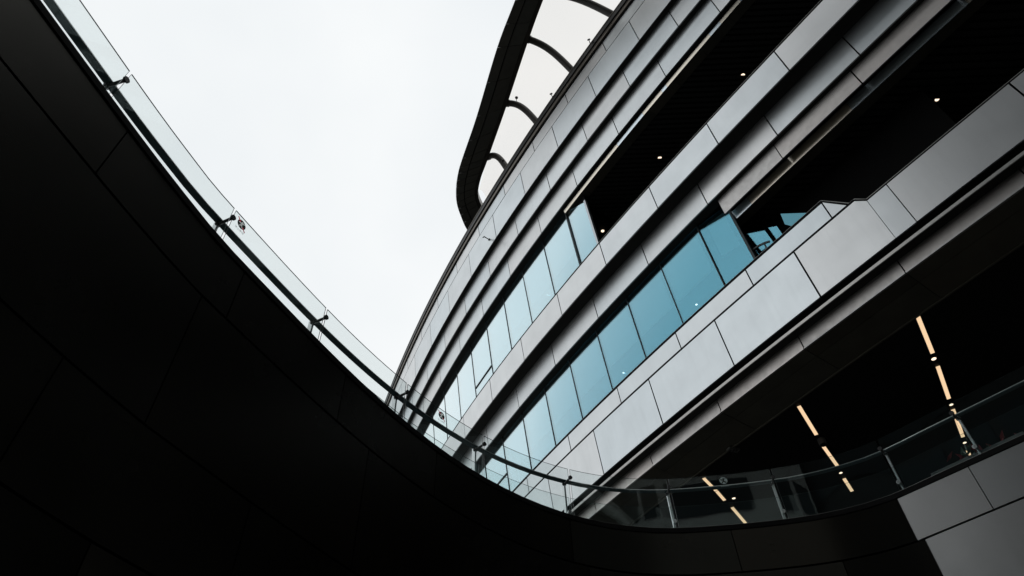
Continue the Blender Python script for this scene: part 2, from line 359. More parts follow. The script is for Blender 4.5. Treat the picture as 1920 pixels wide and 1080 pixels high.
# parapet caps and the thin rails above them
sweep(rect(-0.10, -0.02, 22.595, 22.70), SR, SL, 'parapet_cap', m_black); sweep(rect(-0.07, -0.03, 22.70, 22.73), SR, 1.2, 'parapet_rail', m_cap)
sweep(rect(-0.24, -0.16, 16.23, 16.335), -9.40, SL, 'parapet_cap', m_black); sweep(rect(-0.22, -0.18, 16.34, 16.365), -9.40, SL, 'parapet_rail', m_cap)
sweep(rect(-0.14, -0.025, 15.36, 15.455), -10.14, SL, 'parapet_cap', m_black)
sweep(rect(-0.10, -0.02, 15.095, 15.16), SR, -10.39, 'parapet_cap', m_black); sweep(rect(-0.07, -0.03, 15.165, 15.19), SR, -10.39, 'parapet_rail', m_cap)
def bar_sh(pts, n, w, hgt, mat, name):
    m_ = MB()
    for (a, b) in zip(pts[:-1], pts[1:]):
        p, q = FP(a[0], a[1], n), FP(b[0], b[1], n); d = (q - p); x = d / 2; nn = FN(a[0]); u = d.normalized().cross(nn)
        m_.box((p + q) / 2, x, nn * w / 2, u * hgt / 2)
    return put(m_.build(name, mat))
bar_sh([(-9.40, 16.28), (-9.98, 15.50)], -0.2, 0.06, 0.05, m_black, 'parapet_cap')
bar_sh([(-9.40, 16.335), (-10.02, 15.52)], -0.2, 0.04, 0.022, m_cap, 'parapet_rail')
bar_sh([(-10.14, 15.40), (-10.39, 15.13)], -0.06, 0.08, 0.06, m_black, 'parapet_cap')
bar_sh([(-9.96, 15.455), (-10.16, 15.455), (-10.40, 15.18)], -0.05, 0.035, 0.02, m_cap, 'parapet_rail')

# --- lower ledge, bottom fascia, undercroft soffit
sweep([(-0.02, 13.275), (-0.02, 13.36), (-0.05, 13.36), (-0.05, 13.275)], SR, SL, 'ledge_lip', m_trim)
sweep(rect(-0.40, -0.055, 13.335, 13.355), SR, SL, 'ledge', m_dark)
for k in range(-6, 12):
    a = -6.89 + 3.26 * k
    if SR < a < SL - 3.4:
        panel(a, a + 3.26, 13.37, 13.58, -0.42, m_panel, th=0.03, gap=0.012)
        panel(a + 0.13, a + 3.39, 12.92, 13.33, -0.38, m_fascia, th=0.03, gap=0.018)
        panel(a + 0.13, a + 3.39, 12.865, 12.915, -0.345, m_fascia, name='fascia_lip', th=0.06, gap=0.012)
        for (na, ha, nb, hb_) in ((-0.42, 12.87, -0.85, 12.83), (-0.865, 12.828, -1.74, 12.755)):
            v = []
            for th_ in (0, 0.02):
                for i in range(4):
                    s_ = a + 0.14 + 3.24 * i / 3; v += [FP(s_, ha + th_, na), FP(s_, hb_ + th_, nb)]
            fc = []
            for i in range(3):
                p = 2 * i; fc += [(p, p + 1, p + 3, p + 2), (8 + p, 10 + p, 11 + p, 9 + p), (p, p + 2, p + 10, p + 8), (p + 1, p + 9, p + 11, p + 3)]
            fc += [(0, 8, 9, 1), (6, 7, 15, 14)]
            put(mesh_obj('soffit_panel', v, fc, m_soffit, smooth=True))
sweep(rect(-1.80, -1.755, 12.72, 12.80), SR, SL, 'soffit_trim', m_soffit)
sweep(rect(-13.0, -1.82, 12.78, 12.84), SR, SL, 'undercroft_ceiling', m_ceiling, 2)
sweep(rect(-13.4, -13.0, 5.1, 12.84), SR, SL, 'shopfront_wall', m_ceiling, 2)

# --- window bands
def win_band(s_first, step, count, n, h0, h1, vent, h_vent, mull):
    for k in range(count):
        a, b = s_first + k * step, s_first + (k + 1) * step
        g = panel(a, b, h0, h1, n, m_coat, name='window_pane', th=0.03, gap=0.02, jit=0.006, seg=2)
        mb = MB(); p, q = FP(a, h0, n - 0.01), FP(a, h1 - 0.01, n - 0.01); t = FT(a)
        mb.box((p + q) / 2, (q - p) / 2, FN(a) * 0.03, t * 0.017 * K); put(mb.build('mullion', mull))
        bl = panel(a + 0.22, b - 0.05, h0 + (h1 - h0) * 0.50 + random.uniform(-0.05, 0.05), h1 - 0.12, n - 0.10, m_blind, name='window_blind', th=0.02, gap=0.0, jit=0)
        if k in vent:
            mb = MB()
            for hh in (h_vent,):
                p, q = FP(a + 0.03, hh, n + 0.01), FP(b - 0.03, hh, n + 0.01); mb.box((p + q) / 2, (q - p) / 2, FN(a) * 0.03, Vector((0, 0, 0.025)))
            put(mb.build('vent_frame', m_mull))
win_band(0.90, 2.12, 14, -0.845, 22.4, 27.69, (4, 9), 24.58, m_mull)
win_band(-5.13, 2.075, 17, -0.885, 16.1, 20.14, (7, 12), 18.2, m_mull)
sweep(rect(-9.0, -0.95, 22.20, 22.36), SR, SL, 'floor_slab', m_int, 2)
# glazed returns at the balcony ends
poly_panel([(-0.40, 22.4), (0.88, 22.4), (0.88, 27.66), (-0.40, 26.93)], -0.87, m_coat, 'window_pane', 0.03)
poly_panel([(-0.45, 26.93), (0.88, 27.68), (0.88, 27.74), (-0.45, 27.74)], -0.95, m_black, 'head_infill', 0.04)
mb = MB(); p, q = FP(-0.47, 22.4, -0.90), FP(-0.47, 26.98, -0.90); mb.box((p + q) / 2, (q - p) / 2, FN(0) * 0.06, FT(0) * 0.05); put(mb.build('end_mullion', m_mullw))
mb = MB(); p, q = FP(0.90, 22.4, -0.85), FP(0.90, 27.68, -0.85); mb.box((p + q) / 2, (q - p) / 2, FN(0) * 0.05, FT(0) * 0.03); put(mb.build('mullion', m_mull))
panel(-6.38, -5.16, 16.1, 20.10, -1.11, m_coat, name='window_pane', th=0.03, gap=0.02, n_end=-0.90, jit=0)
panel(-6.15, -5.42, 18.3, 20.0, -1.17, m_blind, name='window_blind', th=0.02, gap=0, n_end=-1.05, jit=0)
mb = MB(); p, q = FP(-6.42, 16.1, -1.12), FP(-6.42, 20.0, -1.12); mb.box((p + q) / 2, (q - p) / 2, FN(-6) * 0.05, FT(-6) * 0.04); put(mb.build('mullion', m_mull))

# --- balcony openings: lip, soffit band, slatted ceiling
def lips(lo, hi, n, h0, h1, joints, slant):
    js = [lo] + joints + [hi]
    for i in range(len(js) - 1):
        panel(js[i], js[i + 1], h0, h1, n, (m_trimc, m_trimw)[i % 2], name='soffit_lip', th=0.03, gap=0.004, jit=0, slant=slant)
lips(-14.0, 0.88, -0.72, 27.50, 27.66, [-11.0, -9.95, -9.35, -6.75, -6.45, -5.2, -3.4], -0.05)
lips(-22.0, -6.46, -1.08, 19.31, 19.62, [-18.6, -15.3, -11.4, -7.2], -0.09)
for a in [x * 1.6 for x in range(-15, 1)]:
    panel(a - 0.7, a + 0.9, 27.50, 27.515, -1.24, m_soffit, name='soffit_panel', th=-0.455, gap=0.006, jit=0)
    if a < -6: panel(a - 1.4, a + 0.2, 19.31, 19.325, -1.56, m_soffit, name='soffit_panel', th=-0.375, gap=0.006, jit=0)
# warm fascia above the lower balcony
panel(-9.0, -6.37, 19.40, 20.30, -0.75, m_fascia, gap=0.01)
row(-12.12, 3.12, 19.40, 20.30, -0.75, m_fascia, hi=-9.0)
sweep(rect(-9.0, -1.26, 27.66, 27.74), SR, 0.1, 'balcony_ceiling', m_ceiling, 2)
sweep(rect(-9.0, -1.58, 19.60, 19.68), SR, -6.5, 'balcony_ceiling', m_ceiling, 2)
# slats run across the picture (along x), clipped to the balcony depth
def slats(h, s_lo, s_hi, n_front, n_back, step, mat):
    z = h * K + EYE - 0.02
    fr = [FP(s_lo + (s_hi - s_lo) * i / 30, h, n_front) for i in range(31)]
    bk = [FP(s_lo + (s_hi - s_lo) * i / 30, h, n_back) for i in range(31)]
    poly = fr + bk[::-1]; ys = [p.y for p in poly]; y = min(ys) + step / 2
    while y < max(ys):
        xs = []
        for i in range(len(poly)):
            p, q = poly[i], poly[(i + 1) % len(poly)]
            if (p.y - y) * (q.y - y) < 0: xs.append(p.x + (q.x - p.x) * (y - p.y) / (q.y - p.y))
        xs.sort()
        for a, b in zip(xs[::2], xs[1::2]):
            if b - a > 0.4:
                m_ = MB(); m_.box(((a + b) / 2, y, z), ((b - a) / 2, 0, 0), (0, step * 0.30, 0), (0, 0, 0.02)); put(m_.build('slat', mat))
        y += step
slats(27.63, -13.0, 0.0, -1.30, -5.5, 0.22, m_slat)
slats(19.57, -17.0, -7.0, -1.62, -5.0, 0.22, m_slat)
# set-back glazing deep in the lower balcony
def quad_sh(pts, n, name, mat):
    return poly_panel(pts, n, mat, name, 0.03)
sweep(rect(-2.65, -2.5, 14.5, 19.58), -13.0, -5.6, 'inner_wall', m_black, 1.0)
poly_panel([(-6.44, 18.58), (-7.07, 18.18), (-7.10, 16.9), (-6.44, 16.9)], -1.25, m_coat, 'inner_pane', 0.03, 0.20)
poly_panel([(-7.25, 18.08), (-7.51, 17.91), (-7.48, 16.9), (-7.26, 16.9)], -1.25, m_coat, 'inner_pane', 0.03, 0.20)
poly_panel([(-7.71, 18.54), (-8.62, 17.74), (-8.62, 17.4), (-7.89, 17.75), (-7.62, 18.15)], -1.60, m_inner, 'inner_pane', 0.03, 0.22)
bar_sh([(-6.44, 17.74), (-6.68, 17.70), (-6.90, 17.62), (-7.09, 17.52)], -1.19, 0.04, 0.06, m_mull, 'inner_rail')
bar_sh([(-6.90, 17.62), (-6.88, 17.3)], -1.19, 0.03, 0.035, m_mull, 'inner_rail')

# ------------------------------------------------------------------ lamps in the ceilings
def strip_light(p0, p1, h, label, joint=None):
    p0 = Vector((p0[0] * K, p0[1] * K, h * K + EYE)); p1 = Vector((p1[0] * K, p1[1] * K, h * K + EYE))
    c = (p0 + p1) / 2; d = p1 - p0; x = d.normalized(); y = Vector((-x.y, x.x, 0)); wdt = 0.048
    t = empty('strip_light', c, label, 'ceiling light', 'linear strip lights in the dark ceiling')
    segs = [(0.0, 1.0)] if joint is None else [(0.0, joint - 0.004), (joint + 0.004, 1.0)]
    for a, b in segs:
        m_ = MB(); m_.box(d * ((a + b) / 2 - 0.5), d * (b - a) / 2, y * wdt, Vector((0, 0, 0.012))); m_.build('diffuser', m_line, t)
    m_ = MB()
    for sg in (-1, 1): m_.box(y * sg * (wdt + 0.012) + Vector((0, 0, 0.006)), d / 2 + x * 0.01, y * 0.010, Vector((0, 0, 0.016)))
    m_.build('housing', m_ceiling, t)
    return t
def downlight(p, label, r=0.055, ring=m_ceiling, mat=m_spot, group='small round downlights', dark=False):
    t = empty('downlight', p, label, 'ceiling light', group)
    m_ = MB(); m_.tube([(0, 0, 0.05), (0, 0, -0.004)], r * 1.35, 18, False); m_.tube([(0, 0, -0.004), (0, 0, 0.0)], [r * 1.35, r], 18, False); m_.build('rim', ring, t)
    m_ = MB(); m_.disc((0, 0, -0.002), (0, 0, -1), r, 18); m_.build('lens', m_ceiling if dark else mat, t)
    return t
HC = 12.755
def onc(x, y, h): return Vector((x * K, y * K, h * K + EYE))
strip_light((10.65, 13.11), (11.57, 14.55), HC, 'longest warm strip light, first of the right hand row, beside the ceiling edge')
strip_light((11.94, 15.14), (12.83, 16.62), HC, 'second warm strip light of the right hand row, between two round spots')
strip_light((13.17, 17.17), (14.05, 18.60), HC, 'third warm strip light of the right row, crossed by the glass rail', 0.93)
strip_light((14.43, 19.22), (14.85, 19.95), HC, 'last warm strip light of the right row, just above the wall rim')
strip_light((8.39, 16.69), (9.29, 18.15), HC, 'top warm strip light of the middle row, above the grey can fixture')
strip_light((9.62, 18.70), (10.52, 20.04), HC, 'middle warm strip light of the centre row, ending at the handrail', 0.47)
strip_light((10.91, 20.74), (11.41, 21.53), HC, 'short warm strip light low in the middle row, seen through the glass', 0.25)
strip_light((6.12, 20.35), (6.66, 21.14), HC, 'short warm strip light of the left row, left of the round sticker')
strip_light((6.70, 21.20), (7.06, 21.78), HC, 'shortest warm strip light of the left row, just under the handrail')
strip_light((7.42, 22.29), (8.15, 23.48), HC, 'lowest warm strip light of the left row, touching the wall rim')
downlight(onc(11.70, 14.80, HC), 'round spot between the first two strip lights of the right row', 0.06)
downlight(onc(13.02, 16.92, HC), 'round spot just above the handrail clamp in the right row', 0.05)
downlight(onc(14.24, 18.93, HC), 'round spot low in the right row, beside the red plants', 0.05)
downlight(onc(10.69, 20.37, HC), 'round spot under the handrail in the middle row of strips', 0.05)
downlight(onc(7.36, 21.68, HC), 'round spot to the right of the lowest left strip lights', 0.055)
HB = 27.60
def on_h(x, y, h, ref): f = h / ref; return Vector((x * f * K, y * f * K, h * K + EYE))
downlight(on_h(10.27, 13.40, HB, 27.9), 'small lamp in the upper balcony ceiling, topmost of three', 0.075)
downlight(on_h(7.14, 17.32, HB, 27.9), 'small lamp in the upper balcony ceiling, middle of three', 0.075)
downlight(on_h(4.71, 21.47, HB, 27.9), 'small lamp in the upper balcony beside the glass corner', 0.075)
downlight(on_h(5.85, 19.54, HB, 27.9), 'unlit ring fitting in the upper balcony ceiling', 0.10, ring=m_soffit, dark=True)
downlight(on_h(13.47, 10.48, 19.55, 19.6), 'single white lamp in the lower balcony ceiling', 0.062)
for (x, y, h, lb) in ((7.41, 19.44, 20.10, 'tiny lamp glowing behind the lower window band, nearest the dark balcony'), (4.77, 23.44, 20.10, 'tiny lamp glowing behind the lower window band, further left'), (1.92, 25.53, 27.66, 'tiny lamp glowing behind the upper window band')):
    downlight(on_h(x, y, h, 20.15 if h < 25 else 27.7), lb, 0.04, mat=emission('indoor_lamp', (1, 0.97, 0.92), 6.0))
# grey can fixture and junction box
t = empty('can_fixture', onc(9.53, 18.45, HC), 'unlit dark grey can fixture between two middle strip lights', 'ceiling light')
m_ = MB(); m_.tube([(0, 0, 0.04), (0, 0, -0.16)], 0.11, 20); m_.build('can', m_pot, t, True)
m_ = MB(); m_.tube([(0, 0, -0.155), (0, 0, -0.175)], 0.09, 20); m_.build('lens', m_dark, t)
t = empty('junction_box', Vector((6.78 * K, 18.69 * K, 12.70 * K + EYE)), 'small grey box fixed at the edge of the dark ceiling', 'junction box')
m_ = MB(); m_.box((0, 0, 0), (0.16, 0.05, 0), (-0.03, 0.07, 0), (0, 0, 0.03)); m_.build('case', m_cap, t)
m_ = MB()
for k in range(3): m_.box((-0.09 + k * 0.09, 0, -0.034), (0.025, 0.01, 0), (-0.012, 0.045, 0), (0, 0, 0.006))
m_.build('cover_rib', m_dark, t)

# ------------------------------------------------------------------ roof canopy: hooked ring beam, struts, glass
can = empty('roof_canopy', onc(-0.5, 18.0, 35.2), 'dark hooked ring canopy with tubular struts projecting from the roof edge', 'canopy')
def puc(o): return reloc(o, can)
HRG = 37.0
RS = HRG / 35.0
out_pts = [(3.6, 5.6), (2.25, 8.85), (0.78, 12.35), (-0.22, 14.73), (-1.54, 18.6), (-2.55, 21.25), (-2.88, 22.25), (-3.08, 23.25), (-3.13, 24.29), (-2.97, 25.25), (-2.63, 26.42), (-1.9, 27.6), (-0.6, 28.6)]
inn_pts = [(4.95, 5.7), (3.6, 8.95), (2.15, 12.4), (1.32, 14.6), (0.10, 18.1), (-0.80, 20.55), (-1.20, 21.65), (-1.58, 22.65), (-1.80, 23.65), (-1.70, 24.45), (-1.30, 25.4), (-0.6, 26.3), (0.3, 27.0)]
def crm(P, n=6):
    R = []
    for i in range(len(P) - 1):
        p0 = Vector(P[max(i - 1, 0)]); p1 = Vector(P[i]); p2 = Vector(P[i + 1]); p3 = Vector(P[min(i + 2, len(P) - 1)])
        for k in range(n):
            t = k / n; R.append(0.5 * ((2 * p1) + (p2 - p0) * t + (2 * p0 - 5 * p1 + 4 * p2 - p3) * t * t + (3 * p1 - p0 - 3 * p2 + p3) * t ** 3))
    R.append(Vector(P[-1])); return R
OUTC, INNC = [p * RS for p in crm(out_pts)], [p * RS for p in crm(inn_pts)]
NR = len(OUTC)
def ringp(i, f, h): p = OUTC[i] * (1 - f) + INNC[i] * f; return Vector((p.x * K, p.y * K, h * K + EYE))
def ring_sheet(i0, i1, f0, f1, h0, h1, name, mat, ins=0.0):
    v = []; fc = []; n = i1 - i0
    for i in range(i0, i1 + 1):
        v += [ringp(i, f0, h0), ringp(i, f1, h0), ringp(i, f1, h1), ringp(i, f0, h1)]
    for k in range(n):
        for j in range(4): a = 4 * k + j; b = 4 * k + (j + 1) % 4; fc.append((a, b, b + 4, a + 4))
    fc += [(3, 2, 1, 0), (4 * n, 4 * n + 1, 4 * n + 2, 4 * n + 3)]
    return puc(mesh_obj(name, v, fc, mat))
ring_sheet(0, NR - 1, 0.10, 0.97, HRG + 0.06, HRG + 0.75, 'ring_core', m_black)
st = 3
for i in range(0, NR - 1, st):
    j = min(i + st, NR - 1)
    # shrink each sheet a little so that its joint shows
    def sheet(f0, f1, h0, h1, nm):
        o = ring_sheet(i, j, f0, f1, h0, h1, nm, m_ring)
        c = sum((v.co for v in o.data.vertices), Vector()) / len(o.data.vertices); d = (ringp(j, 0.5, HRG) - ringp(i, 0.5, HRG)).normalized(); L = (ringp(j, 0.5, HRG) - ringp(i, 0.5, HRG)).length
        for v in o.data.vertices:
            a = (v.co - c).dot(d); v.co -= d * (a / (L / 2)) * 0.012
    sheet(0.0, 0.335, HRG, HRG + 0.05, 'ring_panel'); sheet(0.375, 0.84, HRG, HRG + 0.05, 'ring_panel')
ring_sheet(0, NR - 1, 0.335, 0.375, HRG + 0.07, HRG + 0.1, 'ring_groove', m_black)
ring_sheet(0, NR - 1, 0.86, 1.0, HRG + 0.03, HRG + 0.6, 'ring_inner_fascia', m_strut)
ring_sheet(0, NR - 1, -0.015, -0.002, HRG - 0.01, HRG + 0.05, 'ring_outer_fascia', m_dark)
strut_R = [(7.9, 4.9), (6.2, 8.4), (4.55, 12.05), (1.35, 14.75), (0.16, 18.03), (-1.09, 21.39)]
strut_R = [(4.2, 7.6), (3.2, 9.9), (2.25, 12.15), (1.35, 14.6), (0.14, 18.0), (-1.09, 21.35)]
strut_S = [-16.3, -12.95, -9.7, -6.2, -2.9, 0.5, 3.9]
strut_S = [-16.2, -12.9, -6.45, -3.05, 0.34, 3.65]
strut_R = [(3.75, 8.6), (2.8, 10.9), (2.25, 12.15), (1.37, 14.45), (0.14, 18.0), (-1.09, 21.35)]
strut_S = [-13.2, -9.85, -6.45, -3.05, 0.34, 3.65]
arcs = []
for (rx, ry), ss in zip(strut_R, strut_S):
    a = Vector((rx * K * RS, ry * K * RS, (HRG + 0.30) * K + EYE)); b = FP(ss, 34.15, -0.1)
    if ss < -6.4: a = Vector((rx * K * RS, ry * K * RS, (HRG + 0.30) * K + EYE))
    pts = []
    for k in range(13):
        t = k / 12; p = a * (1 - t) + b * t; p.z += 0.75 * K * math.sin(math.pi * t) ** 1.0 * (1 if True else 0); pts.append(p)
    m_ = MB(); m_.tube(pts, 0.168, 14); puc(m_.build('strut', m_strut, smooth=True))
    m_ = MB()
    for p, q in zip(pts[:-1], pts[1:]): m_.box((p + q) / 2 + Vector((0, 0, 0.22)), (q - p) / 2, (q - p).normalized().cross(Vector((0, 0, 1))) * 0.02, Vector((0, 0, 0.06)))
    puc(m_.build('strut_fin', m_dark))
    m_ = MB(); m_.tube([pts[0] - (pts[1] - pts[0]).normalized() * 0.1, pts[0] + (pts[1] - pts[0]).normalized() * 0.12], 0.20, 14); puc(m_.build('strut_collar', m_dark))
    arcs.append(pts)
# curved glass panes spanning from strut to strut
ends = [[p + Vector((0, 0, 0.30)) for p in a] for a in arcs]
hook = [Vector((-1.75 * K * RS, 23.9 * K * RS, (HRG + 0.35) * K + EYE)) * (1 - k / 12) + FP(6.3, 34.2, -0.1) * (k / 12) + Vector((0, 0, 0.30 + 0.3 * math.sin(math.pi * k / 12))) for k in range(13)]
ends.append(hook)
for A, B in zip(ends[:-1], ends[1:]):
    v = []; fc = []
    for k in range(13):
        v += [A[k] * 0.985 + B[k] * 0.015, B[k] * 0.985 + A[k] * 0.015]
    v += [p + Vector((0, 0, 0.02)) for p in v[:26]]
    for k in range(12):
        p = 2 * k; fc += [(p, p + 1, p + 3, p + 2), (26 + p, 28 + p, 29 + p, 27 + p), (p, p + 2, p + 28, p + 26), (p + 1, p + 27, p + 29, p + 3)]
    fc += [(0, 26, 27, 1), (24, 25, 51, 50)]
    puc(mesh_obj('glass_pane', v, fc, m_canopy, smooth=True))
# little stalk lamps on the roof edge
def stalk(base, top, r, label):
    base = Vector(base); t = empty('stalk_lamp', base, label, 'lamp', 'small stalk lamps along the roof edge')
    d = Vector(top) - base
    m_ = MB(); m_.tube([(0, 0, 0), d], 0.018, 8); m_.build('stalk', m_clamp, t)
    m_ = MB(); u = d.normalized(); m_.tube([d - u * 0.02, d + u * 0.03, d + u * 0.055], [r * 0.9, r, r * 0.5], 12); m_.build('lamp_head', m_clamp, t, True)
stalk(FP(-4.70, 34.1, 0.1), FP(-4.82, 34.20, 0.27), 0.075, 'small stalk lamp on the roof edge nearest the top of the picture')
stalk(FP(-1.35, 34.1, 0.1), FP(-1.46, 34.19, 0.26), 0.075, 'small stalk lamp on the roof edge between two canopy struts')
stalk(FP(3.62, 34.12, 0.1), FP(3.45, 34.55, 0.30), 0.085, 'small stalk lamp beside the lowest canopy strut')
pp = arcs[4][4] + Vector((0, 0, 0.2)); stalk(pp, pp + Vector((0.02, -0.10, 0.36)), 0.085, 'small stalk lamp standing on the middle canopy strut')
t = empty('arm_lamp', FP(6.46, 31.1, 0.0), 'small black bracket lamp sticking out of the upper grey panels', 'lamp')
b0 = FP(6.46, 31.1, 0); tip = FP(6.30, 30.95, 0.42) - b0; tip2 = FP(6.28, 30.80, 0.52) - b0
m_ = MB(); m_.tube([(0, 0, 0), tip * 0.5, tip, tip2], [0.022, 0.024, 0.028, 0.03], 8); m_.build('arm', m_clamp, t, True)
m_ = MB(); u = FN(6.4); m_.tube([u * 0.0, u * 0.04], 0.06, 12); m_.build('base_plate', m_clamp, t)

# ------------------------------------------------------------------ the round sunken court: rim curve in plan (metres)
RIM = [(-3.323, 1.69), (-3.25, 1.98), (-3.17, 2.29), (-3.09, 2.60), (-3.005, 2.92), (-2.92, 3.22), (-2.825, 3.53), (-2.714, 3.875), (-2.558, 4.257), (-2.381, 4.673), (-2.18, 5.135), (-1.946, 5.65), (-1.667, 6.221), (-1.329, 6.838), (-0.919, 7.482), (-0.425, 8.116), (0.152, 8.694), (0.801, 9.161), (1.5, 9.472), (2.218, 9.607), (2.931, 9.59), (3.638, 9.52), (4.36, 9.38), (4.939, 9.14), (5.302, 8.89), (5.70, 8.466), (6.02, 8.125), (6.52, 7.592), (7.25, 6.814), (8.0, 6.01), (8.7, 4.8), (8.9, 2.6), (8.2, -0.5), (6.6, -3.4), (3.9, -5.4), (0.9, -5.9), (-1.4, -5.0), (-3.1, -3.2), (-3.75, -1.2), (-3.68, 0.2), (-3.50, 1.0)]
HRIM = 5.2; ZR = HRIM + EYE
_rc = []
nR = len(RIM)
for i in range(nR):
    p0, p1, p2, p3 = (Vector(RIM[(i + d) % nR]) for d in (-1, 0, 1, 2))
    for k in range(5):
        t_ = k / 5; _rc.append(0.5 * ((2 * p1) + (p2 - p0) * t_ + (2 * p0 - 5 * p1 + 4 * p2 - p3) * t_ * t_ + (3 * p1 - p0 - 3 * p2 + p3) * t_ ** 3))
_rl = [0.0]
for i in range(len(_rc)): _rl.append(_rl[-1] + (_rc[(i + 1) % len(_rc)] - _rc[i]).length)
RLEN = _rl[-1]
def rim2(t):
    t = t % RLEN; lo, hi = 0, len(_rl) - 1
    while hi - lo > 1:
        m = (lo + hi) // 2
        if _rl[m] <= t: lo = m
        else: hi = m
    f = (t - _rl[lo]) / (_rl[lo + 1] - _rl[lo]); a = _rc[lo % len(_rc)]; b = _rc[(lo + 1) % len(_rc)]
    return a * (1 - f) + b * f
def rimT(t): d = rim2(t + 0.12) - rim2(t - 0.12); return d.normalized()
def rimO(t): d = rimT(t); return Vector((-d.y, d.x))      # outward (away from the court)
def RP(t, off, z): p = rim2(t) + rimO(t) * off; return Vector((p.x, p.y, z))
FRONT_END = _rl[29 * 5]
def t_az(az):
    best = None; k = 0.0
    while k < FRONT_END:
        p = rim2(k); e = abs(math.degrees(math.atan2(p.x, p.y)) - az)
        if best is None or e < best[0]: best = (e, k)
        k += 0.01
    return best[1]

wall = empty('court_wall', (0, 9, 0), 'dark curved metal panelled wall of the round sunken court, glass railing on top', 'wall')
def puw(o): return reloc(o, wall)
def drum_panel(t0, t1, z0, z1, off=0.0, th=0.05, gap=0.006, mat=m_wall, name='panel', ds=0.35):
    n = max(2, int((t1 - t0) / ds)); v = []; fc = []
    for i in range(n + 1):
        t = t0 + gap + (t1 - t0 - 2 * gap) * i / n
        v += [RP(t, off, z0), RP(t, off, z1), RP(t, off + th, z1), RP(t, off + th, z0)]
    for i in range(n):
        for j in range(4): a = 4 * i + j; b = 4 * i + (j + 1) % 4; fc.append((a, a + 4, b + 4, b))
    fc += [(0, 1, 2, 3), (4 * n + 3, 4 * n + 2, 4 * n + 1, 4 * n)]
    return puw(mesh_obj(name, v, fc, mat, smooth=True))
T_STR = t_az(30.7)
rows = [  # (z0, z1, joint azimuths that the photograph shows)
    (0.865 * HRIM, 0.984 * HRIM, [-48.43, -31, -18, -8.0, 4.32, 17.76, 30.70, 36.25]),
    (0.602 * HRIM, 0.860 * HRIM, [-34.03, -14.49, 5.5, 25.2, 31.2]),
    (0.430 * HRIM, 0.598 * HRIM, [-42, -23.69, -5.0, 12.0, 30.7]),
    (0.215 * HRIM, 0.426 * HRIM, [-34.03, -14.49, 5.5, 25.2]),
    (-0.30 * HRIM, 0.211 * HRIM, [-48, -23.69, -5.0, 12.0, 30.7])]
for (a, b, azs) in rows:
    ts = [t_az(z) for z in azs]
    full = list(ts); k = ts[-1] + 3.0
    while k < RLEN + ts[0] - 1.2: full.append(k); k += 3.2
    full.append(RLEN + ts[0])
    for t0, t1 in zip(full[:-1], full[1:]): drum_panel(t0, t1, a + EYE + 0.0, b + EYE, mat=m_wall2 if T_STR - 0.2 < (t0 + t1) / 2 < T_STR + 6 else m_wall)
drum_panel(0, RLEN, 0.0, ZR - 0.02, off=0.06, th=0.25, gap=0.0, mat=m_black, name='wall_core')
drum_panel(0, RLEN, 0.986 * HRIM + EYE, ZR, off=-0.012, th=0.33, gap=0.0, mat=m_black, name='rim_cap')
drum_panel(0, RLEN, ZR - 0.004, ZR + 0.008, off=-0.004, th=0.03, gap=0.0, mat=m_cap, name='rim_edge')

# ------------------------------------------------------------------ glass railing round the rim
rail = empty('glass_railing', (0, 9.5, ZR), 'curved frameless glass railing with flat handrail along the court rim', 'railing')
def pur(o): return reloc(o, rail)
G_OFF, G_TOP = 0.44, 1.216 * HRIM + EYE
R_OFF, R_Z = 0.625, 1.193 * HRIM + EYE
L_OFF, L_TOP = 0.56, 1.131 * HRIM + EYE
seam_az = [-51.9, -34.5, -21.42, -11.55, -3.45, 4.70, 13.56, 22.4, 31.3, 37.3]
# the seams were sighted at the glass line, which stands back from the rim
def t_az_off(az, off):
    best = None; k = -3.0
    while k < FRONT_END + 2:
        p = RP(k, off, 0); e = abs(math.degrees(math.atan2(p.x, p.y)) - az)
        if best is None or e < best[0]: best = (e, k)
        k += 0.01
    return best[1]
seams = [t_az_off(a, G_OFF) for a in seam_az]
seams = [seams[0] - 3.4, seams[0] - 1.7] + seams + [seams[-1] + 1.6, seams[-1] + 3.2]
def pane(t0, t1, z0, z1, off, th, gap, name, ds=0.2):
    n = max(2, int((t1 - t0) / ds)); v = []; fc = []; fm = []
    for i in range(n + 1):
        t = t0 + gap + (t1 - t0 - 2 * gap) * i / n
        v += [RP(t, off, z0), RP(t, off, z1), RP(t, off + th, z1), RP(t, off + th, z0)]
    for i in range(n):
        for j in range(4):
            a = 4 * i + j; b = 4 * i + (j + 1) % 4; fc.append((a, a + 4, b + 4, b)); fm.append(0 if j in (0, 2) else 1)
    fc += [(0, 1, 2, 3), (4 * n + 3, 4 * n + 2, 4 * n + 1, 4 * n)]; fm += [1, 1]
    return pur(mesh_obj(name, v, fc, None, mats=[m_glass, m_edge], fmat=fm, smooth=True))
panes = []
for t0, t1 in zip(seams[:-1], seams[1:]):
    panes.append(pane(t0, t1, ZR - 0.05, G_TOP, G_OFF, 0.012, 0.016, 'glass_pane'))
    pane(t0 + 0.03, t1 + 0.03, ZR - 0.05, L_TOP, L_OFF, 0.010, 0.012, 'lower_pane')
def rail_sweep(t0, t1, off, w_, z, h_, name, mat, ds=0.25):
    n = int((t1 - t0) / ds); v = []; fc = []
    for i in range(n + 1):
        t = t0 + (t1 - t0) * i / n
        v += [RP(t, off - w_ / 2, z - h_ / 2), RP(t, off - w_ / 2, z + h_ / 2), RP(t, off + w_ / 2, z + h_ / 2), RP(t, off + w_ / 2, z - h_ / 2)]
    for i in range(n):
        for j in range(4): a = 4 * i + j; b = 4 * i + (j + 1) % 4; fc.append((a, a + 4, b + 4, b))
    fc += [(0, 1, 2, 3), (4 * n + 3, 4 * n + 2, 4 * n + 1, 4 * n)]
    return pur(mesh_obj(name, v, fc, mat))
